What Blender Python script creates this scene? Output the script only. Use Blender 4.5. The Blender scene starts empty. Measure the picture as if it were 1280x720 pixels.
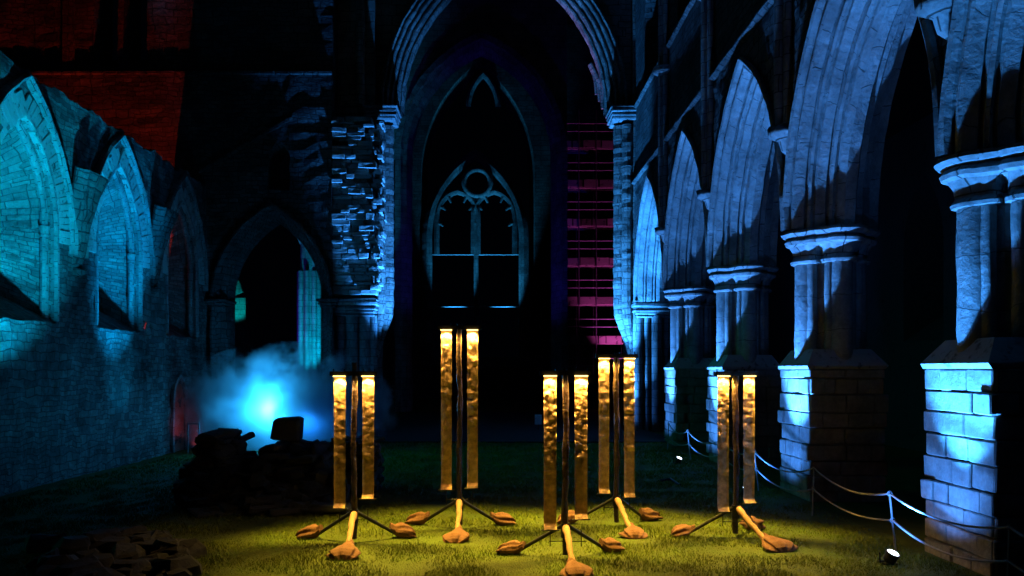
import bpy, bmesh, math, random
import numpy as np
from mathutils import Vector, Matrix, noise
random.seed(7)
PI = math.pi
scn = bpy.context.scene
col = scn.collection

# ------------------------------------------------------------------ camera, world, exposure
H = 2.2                                   # eye height
VX, VY, F = 616.0, 463.0, 1000.0          # vanishing point and focal length in the 1280 px photograph
def P(px, py, D):
    return Vector(((px - VX) / F * D, D, H - (py - VY) / F * D))
cam = bpy.data.cameras.new('camera')
cam.sensor_width = 36
cam.lens = 36 * F / 1280
cam.shift_x = (640 - VX) / 1280
cam.shift_y = (VY - 360) / 1280
cam.clip_start = .1
cam.clip_end = 500
camo = bpy.data.objects.new('camera', cam)
camo.location = (0, 0, H)
camo.rotation_euler = (PI / 2, 0, 0)
col.objects.link(camo)
scn.camera = camo

w = bpy.data.worlds.new('World')
scn.world = w
w.use_nodes = True
bgn = w.node_tree.nodes['Background']
bgn.inputs['Color'].default_value = (.15, .35, 1.0, 1)
bgn.inputs['Strength'].default_value = .0006
scn.view_settings.view_transform = 'Standard'
scn.view_settings.look = 'None'
scn.view_settings.exposure = 0
scn.view_settings.gamma = 1
scn.render.engine = 'CYCLES'
cy = scn.cycles
cy.use_denoising = True
cy.max_bounces = 5
cy.diffuse_bounces = 1
cy.glossy_bounces = 2
cy.volume_bounces = 1
cy.sample_clamp_indirect = 3
cy.caustics_reflective = False
cy.caustics_refractive = False
cy.volume_step_rate = 1
cy.volume_max_steps = 96

def spot(name, loc, target, power, color, angle, blend=.3, radius=.05, parent=None):
    l = bpy.data.lights.new(name, 'SPOT')
    l.energy = power; l.color = color; l.spot_size = math.radians(angle); l.spot_blend = blend
    l.shadow_soft_size = radius
    o = bpy.data.objects.new(name, l)
    o.location = loc
    d = Vector(target) - Vector(loc)
    o.rotation_euler = d.to_track_quat('-Z', 'Y').to_euler()
    col.objects.link(o)
    if parent: o.parent = parent
    return o
def point(name, loc, power, color, radius=.1):
    l = bpy.data.lights.new(name, 'POINT')
    l.energy = power; l.color = color; l.shadow_soft_size = radius
    o = bpy.data.objects.new(name, l); o.location = loc; col.objects.link(o)
    return o

BLUE = (.04, .30, 1.0)
LAV = (.055, .29, 1.0)
PC = [9.15 + 4.95 * k for k in range(5)]    # centres of the south piers along the nave
AX = 5.95                                   # their line
FIX = [(4.52, 9.16), (4.40, 14.05), (4.38, 19.0), (4.38, 23.95), (4.38, 28.9)]
# stage lights standing on the ground along the arcade
for k, (fx, fy) in enumerate(FIX):
    pw = [4600, 5600, 5600, 4600, 2400][k]
    spot('arcade_uplight', (fx + .02, fy, .17), (AX - .30, fy - .55, 6.0), pw, (BLUE, LAV, LAV, LAV, BLUE)[k], 60, .6, .035)
    spot('arcade_plinth_light', (fx - .12, fy + .02, .17), (AX - .6, PC[k] + .15, 1.75), [270, 300, 300, 240, 90][k], (.05, .25, 1.0), 112, .9, .05)
# crossing piers
spot('crossing_uplight', (-2.3, 27.9, .2), (-4.15, 29.6, 8.0), 19000, (.03, .27, 1.0), 36, .8, .06)
spot('crossing_uplight', (3.4, 28.2, .2), (4.95, 29.7, 8.2), 20000, (.03, .29, 1.0), 46, .5, .06)
# aisle wall, cyan
spot('aisle_uplight', (-7.3, 14.8, .1), (-10.7, 17.6, 6.6), 9500, (.0, .42, .85), 50, .9, .1)
spot('aisle_uplight', (-7.8, 20.6, .1), (-10.7, 22.1, 6.0), 7200, (.0, .36, 1.0), 40, 1.0, .1)
spot('aisle_uplight', (-9.3, 21.6, .05), (-10.5, 22.2, 4.6), 260, (.0, .40, 1.0), 60, 1.0, .1)
spot('aisle_wash', (-6.2, 16.5, .3), (-10.2, 18.5, 2.6), 105, (.0, .40, .85), 92, 1.0, .3)
# red light on the transept wall from outside the aisle
spot('transept_uplight', (-12.4, 25.7, .3), (-13.6, 28.3, 13), 3800, (1.0, .045, .012), 100, .5, .06)
# light behind the smoke, and the far east end
point('smoke_light', (-7.15, 25.75, .95), 3200, (.02, .40, 1.0), .3)
point('smoke_light', (-5.9, 25.9, .6), 200, (.01, .22, 1.0), .3)  # weaker second lamp added to spread the glow through the smoke
spot('doorway_fill', (-9.3, 25.3, -.3), (-10.2, 25.9, .8), 13, (1.0, .06, .03), 70, .8, .05)  # added red spot, stands in for light coming through the open doorway
for tx in (-3.1, .9): spot('tracery_uplight', (tx, 60.4, 2.8), (tx * .85 - .15, 62.3, 15.5), 4600, (.03, .42, 1.0), 37, .5, .1)
spot('inner_arch_uplight', (0, 37.5, .3), (-.5, 42, 17), 480, (.05, .03, 1.0), 90, .6, .1)
spot('transept_uplight', (-8.3, 37.6, .3), (-9.3, 40, 6), 3600, (.0, .52, .95), 60, .5, .08)
spot('scaffold_light', (7.6, 44.3, .2), (6.8, 46.0, 7), 1700, (.66, .08, .52), 46, .8, .1)
spot('transept_uplight', (-11.0, 37.8, .3), (-10.6, 40.3, 9), 900, (.10, .02, 1.0), 60, .6, .1)
spot('scaffold_light', (4.6, 31.95, 2.3), (4.15, 31.9, 13), 4500, (1.0, .03, .36), 20, .5, .06)
spot('grass_wash', (-9.7, 19.0, 3.9), (1.0, 19.0, 0), 620, (.0, .75, .40), 60, 1.0, .2)  # added lamp without fixture, stands in for aisle uplight spill on far grass
spot('grass_wash', (-9.4, 9.8, .25), (-5.2, 9.6, .05), 20, (.0, .9, .55), 40, .9, .08)

# ------------------------------------------------------------------ materials
def mat(name):
    m = bpy.data.materials.new(name); m.use_nodes = True
    nt = m.node_tree
    return m, nt, nt.nodes['Principled BSDF']
def N(nt, t, **kw):
    n = nt.nodes.new(t)
    for k, v in kw.items():
        if k in n.inputs: n.inputs[k].default_value = v
        else: setattr(n, k, v)
    return n
def stone(name, c1, c2, mortar, row=.25, width=.5, msize=.012, bump=.03, distort=.03, uvscale=1.0, mixed=False):
    m, nt, b = mat(name); L = nt.links.new
    tc = N(nt, 'ShaderNodeTexCoord')
    nd = N(nt, 'ShaderNodeTexNoise', Scale=1.7, Detail=4.0)
    geo = N(nt, 'ShaderNodeNewGeometry')
    L(geo.outputs['Position'], nd.inputs['Vector'])
    sub = N(nt, 'ShaderNodeVectorMath', operation='SUBTRACT'); L(nd.outputs['Color'], sub.inputs[0]); sub.inputs[1].default_value = (.5, .5, .5)
    sc = N(nt, 'ShaderNodeVectorMath', operation='SCALE'); L(sub.outputs[0], sc.inputs[0]); sc.inputs['Scale'].default_value = distort * 4
    ad = N(nt, 'ShaderNodeVectorMath', operation='ADD'); L(tc.outputs['UV'], ad.inputs[0]); L(sc.outputs[0], ad.inputs[1])
    br = N(nt, 'ShaderNodeTexBrick', Scale=uvscale)
    br.offset = .5; br.offset_frequency = 2; br.squash = .72; br.squash_frequency = 3
    br.inputs['Brick Width'].default_value = width; br.inputs['Row Height'].default_value = row
    br.inputs['Mortar Size'].default_value = msize; br.inputs['Mortar Smooth'].default_value = .35; br.inputs['Bias'].default_value = 0
    br.inputs['Color1'].default_value = (*c1, 1); br.inputs['Color2'].default_value = (*c2, 1); br.inputs['Mortar'].default_value = (*mortar, 1)
    L(ad.outputs[0], br.inputs['Vector'])
    brc, brf = br.outputs['Color'], br.outputs['Fac']
    if mixed:
        b2 = N(nt, 'ShaderNodeTexBrick', Scale=uvscale); b2.offset = .37; b2.squash = .6; b2.squash_frequency = 2
        b2.inputs['Brick Width'].default_value = width * 1.7; b2.inputs['Row Height'].default_value = row * 1.75
        b2.inputs['Mortar Size'].default_value = msize * 1.3; b2.inputs['Mortar Smooth'].default_value = .4
        b2.inputs['Color1'].default_value = (*c1, 1); b2.inputs['Color2'].default_value = (*c2, 1); b2.inputs['Mortar'].default_value = (*mortar, 1)
        L(ad.outputs[0], b2.inputs['Vector'])
        nm = N(nt, 'ShaderNodeTexNoise', Scale=.75, Detail=2.0); L(geo.outputs['Position'], nm.inputs['Vector'])
        st = N(nt, 'ShaderNodeMath', operation='GREATER_THAN'); L(nm.outputs['Fac'], st.inputs[0]); st.inputs[1].default_value = .52
        mc = N(nt, 'ShaderNodeMix', data_type='RGBA'); L(st.outputs[0], mc.inputs[0]); L(brc, mc.inputs[6]); L(b2.outputs['Color'], mc.inputs[7])
        mf = N(nt, 'ShaderNodeMix'); L(st.outputs[0], mf.inputs[0]); L(brf, mf.inputs[2]); L(b2.outputs['Fac'], mf.inputs[3])
        brc, brf = mc.outputs[2], mf.outputs[0]
    n1 = N(nt, 'ShaderNodeTexNoise', Scale=.9, Detail=6.0, Roughness=.65); L(geo.outputs['Position'], n1.inputs['Vector'])
    n2 = N(nt, 'ShaderNodeTexNoise', Scale=11.0, Detail=6.0, Roughness=.7); L(geo.outputs['Position'], n2.inputs['Vector'])
    n3 = N(nt, 'ShaderNodeTexNoise', Scale=4.0, Detail=3.0, Roughness=.6); L(geo.outputs['Position'], n3.inputs['Vector'])
    r1 = N(nt, 'ShaderNodeMapRange'); L(n1.outputs['Fac'], r1.inputs[0]); r1.inputs[1].default_value = .32; r1.inputs[2].default_value = .7; r1.inputs[3].default_value = .38; r1.inputs[4].default_value = 1.15
    r2 = N(nt, 'ShaderNodeMapRange'); L(n2.outputs['Fac'], r2.inputs[0]); r2.inputs[1].default_value = .3; r2.inputs[2].default_value = .7; r2.inputs[3].default_value = .7; r2.inputs[4].default_value = 1.15
    mu = N(nt, 'ShaderNodeMath', operation='MULTIPLY'); L(r1.outputs[0], mu.inputs[0]); L(r2.outputs[0], mu.inputs[1])
    vm = N(nt, 'ShaderNodeVectorMath', operation='SCALE'); L(brc, vm.inputs[0]); L(mu.outputs[0], vm.inputs['Scale'])
    L(vm.outputs[0], b.inputs['Base Color'])
    # height: joints sunk, each stone at its own level, pits
    lum = N(nt, 'ShaderNodeRGBToBW'); L(brc, lum.inputs[0])
    h1 = N(nt, 'ShaderNodeMath', operation='MULTIPLY'); L(brf, h1.inputs[0]); h1.inputs[1].default_value = -.75
    h2 = N(nt, 'ShaderNodeMath', operation='MULTIPLY_ADD'); L(lum.outputs[0], h2.inputs[0]); h2.inputs[1].default_value = 2.0; L(h1.outputs[0], h2.inputs[2])
    h3 = N(nt, 'ShaderNodeMath', operation='MULTIPLY_ADD'); L(n2.outputs['Fac'], h3.inputs[0]); h3.inputs[1].default_value = .9; L(h2.outputs[0], h3.inputs[2])
    h4 = N(nt, 'ShaderNodeMath', operation='MULTIPLY_ADD'); L(n3.outputs['Fac'], h4.inputs[0]); h4.inputs[1].default_value = .9; L(h3.outputs[0], h4.inputs[2])
    bp = N(nt, 'ShaderNodeBump', Strength=1.0, Distance=bump); L(h4.outputs[0], bp.inputs['Height']); L(bp.outputs[0], b.inputs['Normal'])
    b.inputs['Roughness'].default_value = .85
    b.inputs['Specular IOR Level'].default_value = .2
    return m
def simple(name, c, rough=.6, metal=0, bump=0, bscale=30, var=.3, emit=None, es=0):
    m, nt, b = mat(name); L = nt.links.new
    geo = N(nt, 'ShaderNodeNewGeometry')
    n = N(nt, 'ShaderNodeTexNoise', Scale=bscale, Detail=4.0); L(geo.outputs['Position'], n.inputs['Vector'])
    r = N(nt, 'ShaderNodeMapRange'); L(n.outputs['Fac'], r.inputs[0]); r.inputs[1].default_value = .3; r.inputs[2].default_value = .42; r.inputs[3].default_value = 1 - var; r.inputs[4].default_value = 1 + var
    vm = N(nt, 'ShaderNodeVectorMath', operation='SCALE'); vm.inputs[0].default_value = c; L(r.outputs[0], vm.inputs['Scale'])
    L(vm.outputs[0], b.inputs['Base Color'])
    b.inputs['Roughness'].default_value = rough; b.inputs['Metallic'].default_value = metal
    if bump:
        bp = N(nt, 'ShaderNodeBump', Strength=.8, Distance=bump); L(n.outputs['Fac'], bp.inputs['Height']); L(bp.outputs[0], b.inputs['Normal'])
    if emit:
        b.inputs['Emission Color'].default_value = (*emit, 1); b.inputs['Emission Strength'].default_value = es
    return m

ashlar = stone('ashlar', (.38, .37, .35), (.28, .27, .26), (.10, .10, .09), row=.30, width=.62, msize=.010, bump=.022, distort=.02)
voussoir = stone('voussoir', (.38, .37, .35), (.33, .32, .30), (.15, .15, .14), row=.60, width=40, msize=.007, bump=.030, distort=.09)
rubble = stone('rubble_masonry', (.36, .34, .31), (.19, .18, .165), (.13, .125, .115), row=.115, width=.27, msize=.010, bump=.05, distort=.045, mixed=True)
rubble_shaded = stone('shaded_rubble', (.24, .23, .21), (.11, .105, .10), (.07, .07, .065), row=.115, width=.27, msize=.010, bump=.05, distort=.045, mixed=True)  # copy of rubble with the wall face's dimmer light put into its colour
spandrel_m = stone('dimmed_rubble', (.17, .165, .155), (.10, .098, .09), (.05, .05, .045), row=.16, width=.42, msize=.016, bump=.06, distort=.07, mixed=True)  # weak light on spandrels and back walls put into a darker stone colour
coursed = stone('coursed_rubble', (.34, .30, .26), (.24, .21, .18), (.10, .09, .08), row=.22, width=.55, msize=.014, bump=.04, distort=.03, mixed=True)
loose = simple('weathered_stone', (.25, .24, .22), .9, bump=.03, bscale=9, var=.5)
unlit_m = simple('unlit_stone', (.022, .023, .022), .95, bump=.03, bscale=9, var=.6)  # near-black: lack of light on ruins and outer wall put into the colour
black_metal = simple('black_metal', (.012, .012, .013), .45, .3, bscale=60)
scaf_metal = simple('galvanised_steel', (.34, .34, .35), .5, .6, bscale=20)
scaf_wood = simple('scaffold_board', (.40, .34, .30), .8, bscale=4, bump=.02, var=.75)
hessian = simple('hessian', (.105, .044, .030), .95, bump=.006, bscale=70, var=.5)
wrap_m = simple('hessian_wrap', (.27, .15, .09), .95, bump=.006, bscale=70, var=.4)
charred = simple('charred_timber', (.020, .011, .008), .32, bump=.03, bscale=24, var=.6)
rope_m = simple('rope', (.22, .21, .20), .9, bscale=80)
lens_m = simple('lens', (.9, .9, .9), .2, emit=(.85, .93, 1.0), es=4)
doorway_m = simple('doorway_red_light', (.32, .10, .07), .8, bump=.015, bscale=10)  # red light beyond the open doorway put into the panel colour
white_m = simple('white_board', (.75, .75, .75), .5)
led_m = simple('lamp_strip', (.9, .9, .9), .3, emit=(1.0, .62, .16), es=6)

def foil():
    m, nt, b = mat('gold_foil'); L = nt.links.new
    geo = N(nt, 'ShaderNodeNewGeometry')
    n = N(nt, 'ShaderNodeTexNoise', Scale=14.0, Detail=5.0, Roughness=.6); L(geo.outputs['Position'], n.inputs['Vector'])
    v = N(nt, 'ShaderNodeTexVoronoi', Scale=120.0); L(geo.outputs['Position'], v.inputs['Vector'])
    r = N(nt, 'ShaderNodeMapRange'); L(n.outputs['Fac'], r.inputs[0]); r.inputs[1].default_value = .3; r.inputs[2].default_value = .7; r.inputs[3].default_value = .6; r.inputs[4].default_value = 1.35
    vm = N(nt, 'ShaderNodeVectorMath', operation='SCALE'); vm.inputs[0].default_value = (.56, .38, .21); L(r.outputs[0], vm.inputs['Scale'])
    L(vm.outputs[0], b.inputs['Base Color'])
    b.inputs['Metallic'].default_value = .68; b.inputs['Roughness'].default_value = .42
    ma = N(nt, 'ShaderNodeMath', operation='MULTIPLY_ADD'); L(v.outputs['Distance'], ma.inputs[0]); ma.inputs[1].default_value = .25; L(n.outputs['Fac'], ma.inputs[2])
    bp = N(nt, 'ShaderNodeBump', Strength=.7, Distance=.02); L(ma.outputs[0], bp.inputs['Height']); L(bp.outputs[0], b.inputs['Normal'])
    return m
foil_m = foil()

def grass_mat(name, c1, c2):
    m, nt, b = mat(name); L = nt.links.new
    geo = N(nt, 'ShaderNodeNewGeometry')
    n = N(nt, 'ShaderNodeTexNoise', Scale=1.3, Detail=6.0, Roughness=.7); L(geo.outputs['Position'], n.inputs['Vector'])
    n2 = N(nt, 'ShaderNodeTexNoise', Scale=45.0, Detail=3.0); L(geo.outputs['Position'], n2.inputs['Vector'])
    mx = N(nt, 'ShaderNodeMath', operation='MULTIPLY_ADD'); L(n2.outputs['Fac'], mx.inputs[0]); mx.inputs[1].default_value = .6
    L(n.outputs['Fac'], mx.inputs[2])
    cr = N(nt, 'ShaderNodeValToRGB'); L(mx.outputs[0], cr.inputs[0])
    cr.color_ramp.elements[0].position = .55; cr.color_ramp.elements[0].color = (*c1, 1)
    e = cr.color_ramp.elements.new(.72); e.color = (c2[0] * .85, c2[1] * .68, c2[2] * .8, 1)
    cr.color_ramp.elements[-1].position = .95; cr.color_ramp.elements[-1].color = (*c2, 1)
    L(cr.outputs[0], b.inputs['Base Color'])
    b.inputs['Roughness'].default_value = .8; b.inputs['Specular IOR Level'].default_value = .15
    bp = N(nt, 'ShaderNodeBump', Strength=.8, Distance=.03); L(n2.outputs['Fac'], bp.inputs['Height']); L(bp.outputs[0], b.inputs['Normal'])
    return m
lawn_m = grass_mat('lawn', (.036, .064, .010), (.076, .112, .018))
blade_m = grass_mat('grass_blades', (.066, .115, .014), (.15, .21, .024))
gravel_m = simple('gravel', (.008, .008, .008), .95, bump=.02, bscale=40, var=.5)

# ------------------------------------------------------------------ mesh helpers
def jit(p, a=.01, s=2.3):
    v = noise.noise_vector(Vector(p) * s)
    return (p[0] + v.x * a, p[1] + v.y * a, p[2] + v.z * a)
class MB:
    def __init__(s): s.v = []; s.f = []; s.uv = []; s.sm = []
    def add(s, vs, fs, uvs=None, smooth=False):
        b = len(s.v); s.v += [tuple(q) for q in vs]
        for i, f in enumerate(fs):
            s.f.append([b + k for k in f]); s.uv.append(uvs[i] if uvs else None); s.sm.append(smooth)
    def quad(s, a, b, c, d, uv=None): s.add([a, b, c, d], [(0, 1, 2, 3)], [uv] if uv else None)
    def box(s, c, size, rz=0, j=0, taper=1, tilt=0):
        hx, hy, hz = size[0] / 2, size[1] / 2, size[2] / 2
        vs = []
        for z in (-1, 1):
            t = taper if z > 0 else 1
            for x, y in ((-1, -1), (1, -1), (1, 1), (-1, 1)):
                vs.append(Vector((x * hx * t, y * hy * t, z * hz)))
        M = Matrix.Rotation(rz, 3, 'Z') @ Matrix.Rotation(tilt, 3, 'X')
        vs = [M @ q + Vector(c) for q in vs]
        if j: vs = [q + Vector((random.uniform(-j, j), random.uniform(-j, j), random.uniform(-j, j))) for q in vs]
        s.add(vs, [(0, 3, 2, 1), (4, 5, 6, 7), (0, 1, 5, 4), (1, 2, 6, 5), (2, 3, 7, 6), (3, 0, 4, 7)])
    def block(s, c, size, rz=0, j=.02, ch=.02):
        """a worn stone: a box with its edges taken off"""
        hx, hy, hz = size[0] / 2, size[1] / 2, size[2] / 2
        ch = min(ch, hx * .6, hy * .6, hz * .6)
        vs = []; rings = []
        for z, t in ((-hz, ch), (-hz + ch, 0), (hz - ch, 0), (hz, ch)):
            r = []
            for x, y in ((-hx + t, -hy + ch + t), (-hx + ch + t, -hy + t), (hx - ch - t, -hy + t), (hx - t, -hy + ch + t), (hx - t, hy - ch - t), (hx - ch - t, hy - t), (-hx + ch + t, hy - t), (-hx + t, hy - ch - t)):
                r.append(len(vs)); vs.append(Vector((x, y, z)))
            rings.append(r)
        M = Matrix.Rotation(rz, 3, 'Z')
        o = Vector(c); k = random.random() * 50
        vs = [M @ (q + noise.noise_vector((q + o) * 4 + Vector((k, 0, 0))) * j) + o for q in vs]
        fs = [rings[0][::-1], rings[3]]
        for a, b in zip(rings, rings[1:]):
            for i in range(8): fs.append((a[i], a[(i + 1) % 8], b[(i + 1) % 8], b[i]))
        s.add(vs, fs)
    def tube(s, path, rad, n=8, closed_ends=True, smooth=True):
        path = [Vector(p) for p in path]
        rads = rad if isinstance(rad, (list, tuple)) else [rad] * len(path)
        vs = []; fs = []; uvs = []
        ref = None; ln = 0
        for i, p in enumerate(path):
            d = (path[min(i + 1, len(path) - 1)] - path[max(i - 1, 0)]).normalized()
            if ref is None:
                ref = d.orthogonal().normalized()
            a = (ref - d * ref.dot(d)).normalized(); ref = a
            bb = d.cross(a)
            for k in range(n):
                t = 2 * PI * k / n
                vs.append(p + (a * math.cos(t) + bb * math.sin(t)) * rads[i])
        for i in range(len(path) - 1):
            l2 = ln + (path[i + 1] - path[i]).length
            for k in range(n):
                k2 = (k + 1) % n
                fs.append((i * n + k, i * n + k2, (i + 1) * n + k2, (i + 1) * n + k))
                w0 = 2 * PI * rads[i] * k / n; w1 = 2 * PI * rads[i] * (k + 1) / n
                uvs.append(((w0, ln), (w1, ln), (w1, l2), (w0, l2)))
            ln = l2
        s.add(vs, fs, uvs, smooth)
        if closed_ends:
            s.add([vs[k] for k in range(n)], [tuple(range(n))[::-1]])
            s.add([vs[-n + k] for k in range(n)], [tuple(range(n))])
    def build(s, name, m, parent=None, clean=False):
        me = bpy.data.meshes.new(name)
        me.from_pydata(s.v, [], s.f)
        uvl = me.uv_layers.new(name='UVMap')
        data = np.zeros(len(me.loops) * 2, dtype=np.float32)
        va = s.v
        li = 0
        for i, f in enumerate(s.f):
            u = s.uv[i]
            if u is None:
                nrm = me.polygons[i].normal
                ax, ay, az = abs(nrm.x), abs(nrm.y), abs(nrm.z)
                for q in f:
                    p = va[q]
                    if az > ax and az > ay: a = (p[0], p[1])
                    elif ax > ay: a = (p[1], p[2])
                    else: a = (p[0], p[2])
                    data[li * 2] = a[0]; data[li * 2 + 1] = a[1]; li += 1
            else:
                for a in u:
                    data[li * 2] = a[0]; data[li * 2 + 1] = a[1]; li += 1
        uvl.data.foreach_set('uv', data)
        me.polygons.foreach_set('use_smooth', s.sm)
        me.materials.append(m)
        bm = bmesh.new(); bm.from_mesh(me)
        if clean: bmesh.ops.remove_doubles(bm, verts=bm.verts, dist=.0005)
        bmesh.ops.recalc_face_normals(bm, faces=bm.faces)
        bm.to_mesh(me); bm.free()
        o = bpy.data.objects.new(name, me); col.objects.link(o)
        if parent: o.parent = parent
        return o
def tag(o, label=None, cat=None, group=None, kind=None):
    if label: o['label'] = label
    if cat: o['category'] = cat
    if group: o['group'] = group
    if kind: o['kind'] = kind
    return o
def empty(name, loc=(0, 0, 0), rz=0, label=None, cat=None, group=None):
    o = bpy.data.objects.new(name, None); col.objects.link(o)
    o.location = loc; o.rotation_euler = (0, 0, rz); o.empty_display_size = .2
    return tag(o, label, cat, group)
def copy_tree(o, parent=None):
    c = o.copy(); col.objects.link(c); c.parent = parent
    for ch in list(o.children): copy_tree(ch, c)
    return c

# pointed arch: half span s, rise h; offset dr keeps the same centres
def arch_pts(uc, z0, s, h, dr=0, n=14):
    R = (s * s + h * h) / (2 * s)
    pts = []
    tm = math.acos(max(-1, min(1, (R - s) / (R + dr))))
    for i in range(n + 1):
        t = tm * i / n
        pts.append((uc - s + R - (R + dr) * math.cos(t), z0 + (R + dr) * math.sin(t)))
    right = [(2 * uc - u, z) for u, z in pts[:-1]][::-1]
    return pts + right
def to3(plane, c, sg):
    if plane == 'x': return lambda u, z, w: (c + sg * w, u, z)
    return lambda u, z, w: (u, c + sg * w, z)
def wall(mb, plane, c, sg, thick, u0, u1, z0, top, ops=(), step=.4, rev=None, worn=.0):
    """wall with its front on plane = c; ops: (uc, sill, spring, half, rise, half_back) pointed openings, splayed to half_back"""
    T0 = to3(plane, c, sg)
    T = (lambda u, z, w: jit(T0(u, z, w), worn, 2.9)) if worn else T0
    topf = top if callable(top) else (lambda u: top)
    def strip(ua, ub, za0, za1, zb0, zb1, w):          # vertical strip between two columns on one face, cut into courses
        k = max(1, int(max(za1 - za0, zb1 - zb0) / (.3 if worn else .8)))
        for i in range(k):
            a, b = i / k, (i + 1) / k
            q = [(ua, za0 + (za1 - za0) * a), (ub, zb0 + (zb1 - zb0) * a), (ub, zb0 + (zb1 - zb0) * b), (ua, za0 + (za1 - za0) * b)]
            if q[2][1] - q[1][1] < 1e-4 and q[3][1] - q[0][1] < 1e-4: continue
            mb.quad(*[T(u, z, w) for u, z in q], uv=tuple(q))
    ops = sorted(ops)
    cur = [u0, u0]
    def solid(ua, ub, w):
        if ub - ua < 1e-4: return
        n = max(1, int((ub - ua) / step))
        for i in range(n):
            a = ua + (ub - ua) * i / n; b = ua + (ub - ua) * (i + 1) / n
            strip(a, b, z0, topf(a), z0, topf(b), w)
    for o in ops:
        uc, sill, spring, half, rise, hb = o
        for fi, (wd, hh) in enumerate(((0, half), (thick, hb))):
            solid(cur[fi], uc - hh, wd); cur[fi] = uc + hh
            hr = rise * hh / half if hh != half else rise
            ap = arch_pts(uc, spring, hh, hr)
            for (ua, za), (ub, zb) in zip(ap, ap[1:]):
                ta, tb = max(topf(ua), za + .01), max(topf(ub), zb + .01)
                strip(ua, ub, za, ta, zb, tb, wd)
                if sill > z0: strip(ua, ub, z0, sill - (.5 * (half - hb) if False else 0), z0, sill, wd)
        hrb = rise * hb / half
        A = [(uc - half, sill)] + arch_pts(uc, spring, half, rise) + [(uc + half, sill)]
        B = [(uc - hb, sill + (.75 if hb < half and sill > z0 else 0))] + arch_pts(uc, spring, hb, hrb) + [(uc + hb, sill + (.75 if hb < half and sill > z0 else 0))]
        ln = 0
        for i in range(len(A) - 1):
            l2 = ln + math.hypot(A[i + 1][0] - A[i][0], A[i + 1][1] - A[i][1])
            k = max(1, int((l2 - ln) / (.25 if worn else .5))); 
            for q in range(k):
                f0, f1 = q / k, (q + 1) / k
                def mixp(Z, f): return (Z[i][0] + (Z[i + 1][0] - Z[i][0]) * f, Z[i][1] + (Z[i + 1][1] - Z[i][1]) * f)
                a0, a1, b0, b1 = mixp(A, f0), mixp(A, f1), mixp(B, f0), mixp(B, f1)
                m0, m1 = ln + (l2 - ln) * f0, ln + (l2 - ln) * f1
                (rev or mb).quad(T(*a0, 0), T(*a1, 0), T(*b1, thick), T(*b0, thick), uv=((0, m0), (0, m1), (thick, m1), (thick, m0)))
            ln = l2
        if sill > z0:
            (rev or mb).quad(T(uc - half, sill, 0), T(uc + half, sill, 0), T(uc + hb, B[-1][1], thick), T(uc - hb, B[0][1], thick))
    for fi, wd in ((0, 0), (1, thick)): solid(cur[fi], u1, wd)
    n = max(1, int((u1 - u0) / (step * .5)))
    for i in range(n):
        a = u0 + (u1 - u0) * i / n; b = u0 + (u1 - u0) * (i + 1) / n
        mb.quad(T(a, topf(a), 0), T(b, topf(b), 0), T(b, topf(b), thick), T(a, topf(a), thick))
    for u in (u0, u1):
        mb.quad(T(u, z0, 0), T(u, z0, thick), T(u, topf(u), thick), T(u, topf(u), 0), uv=((0, z0), (thick, z0), (thick, topf(u)), (0, topf(u))))
def arch_sweep(mb, plane, c, sg, uc, z0, s, h, prof, n=18, worn=.012, legs=0, smooth=False):
    """prof: (depth w, radial offset dr) swept round a pointed arch; legs: jambs carried down below the springing"""
    T = to3(plane, c, sg)
    rows = []
    for wd, dr in prof:
        pts = arch_pts(uc, z0, s, h, dr, n)
        if legs:
            k = max(1, int(legs / .45))
            lo = [(pts[0][0], z0 - legs * (k - i) / k) for i in range(k)]
            hi = [(pts[-1][0], z0 - legs * (i + 1) / k) for i in range(k)]
            pts = lo + pts + hi
        rows.append([jit(T(u, z, wd), worn, 3.1) for u, z in pts])
    m = len(rows[0]); pl = 0
    for r0, r1 in zip(rows, rows[1:]):
        q = (Vector(r0[m // 4]) - Vector(r1[m // 4])).length
        vs = r0 + r1; fs = []; uvs = []; ln = 0
        for i in range(m - 1):
            l2 = ln + (Vector(r0[i + 1]) - Vector(r0[i])).length
            fs.append((i, i + 1, m + i + 1, m + i)); uvs.append(((pl, ln), (pl, l2), (pl + q, l2), (pl + q, ln))); ln = l2
        mb.add(vs, fs, uvs, smooth); pl += q
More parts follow.
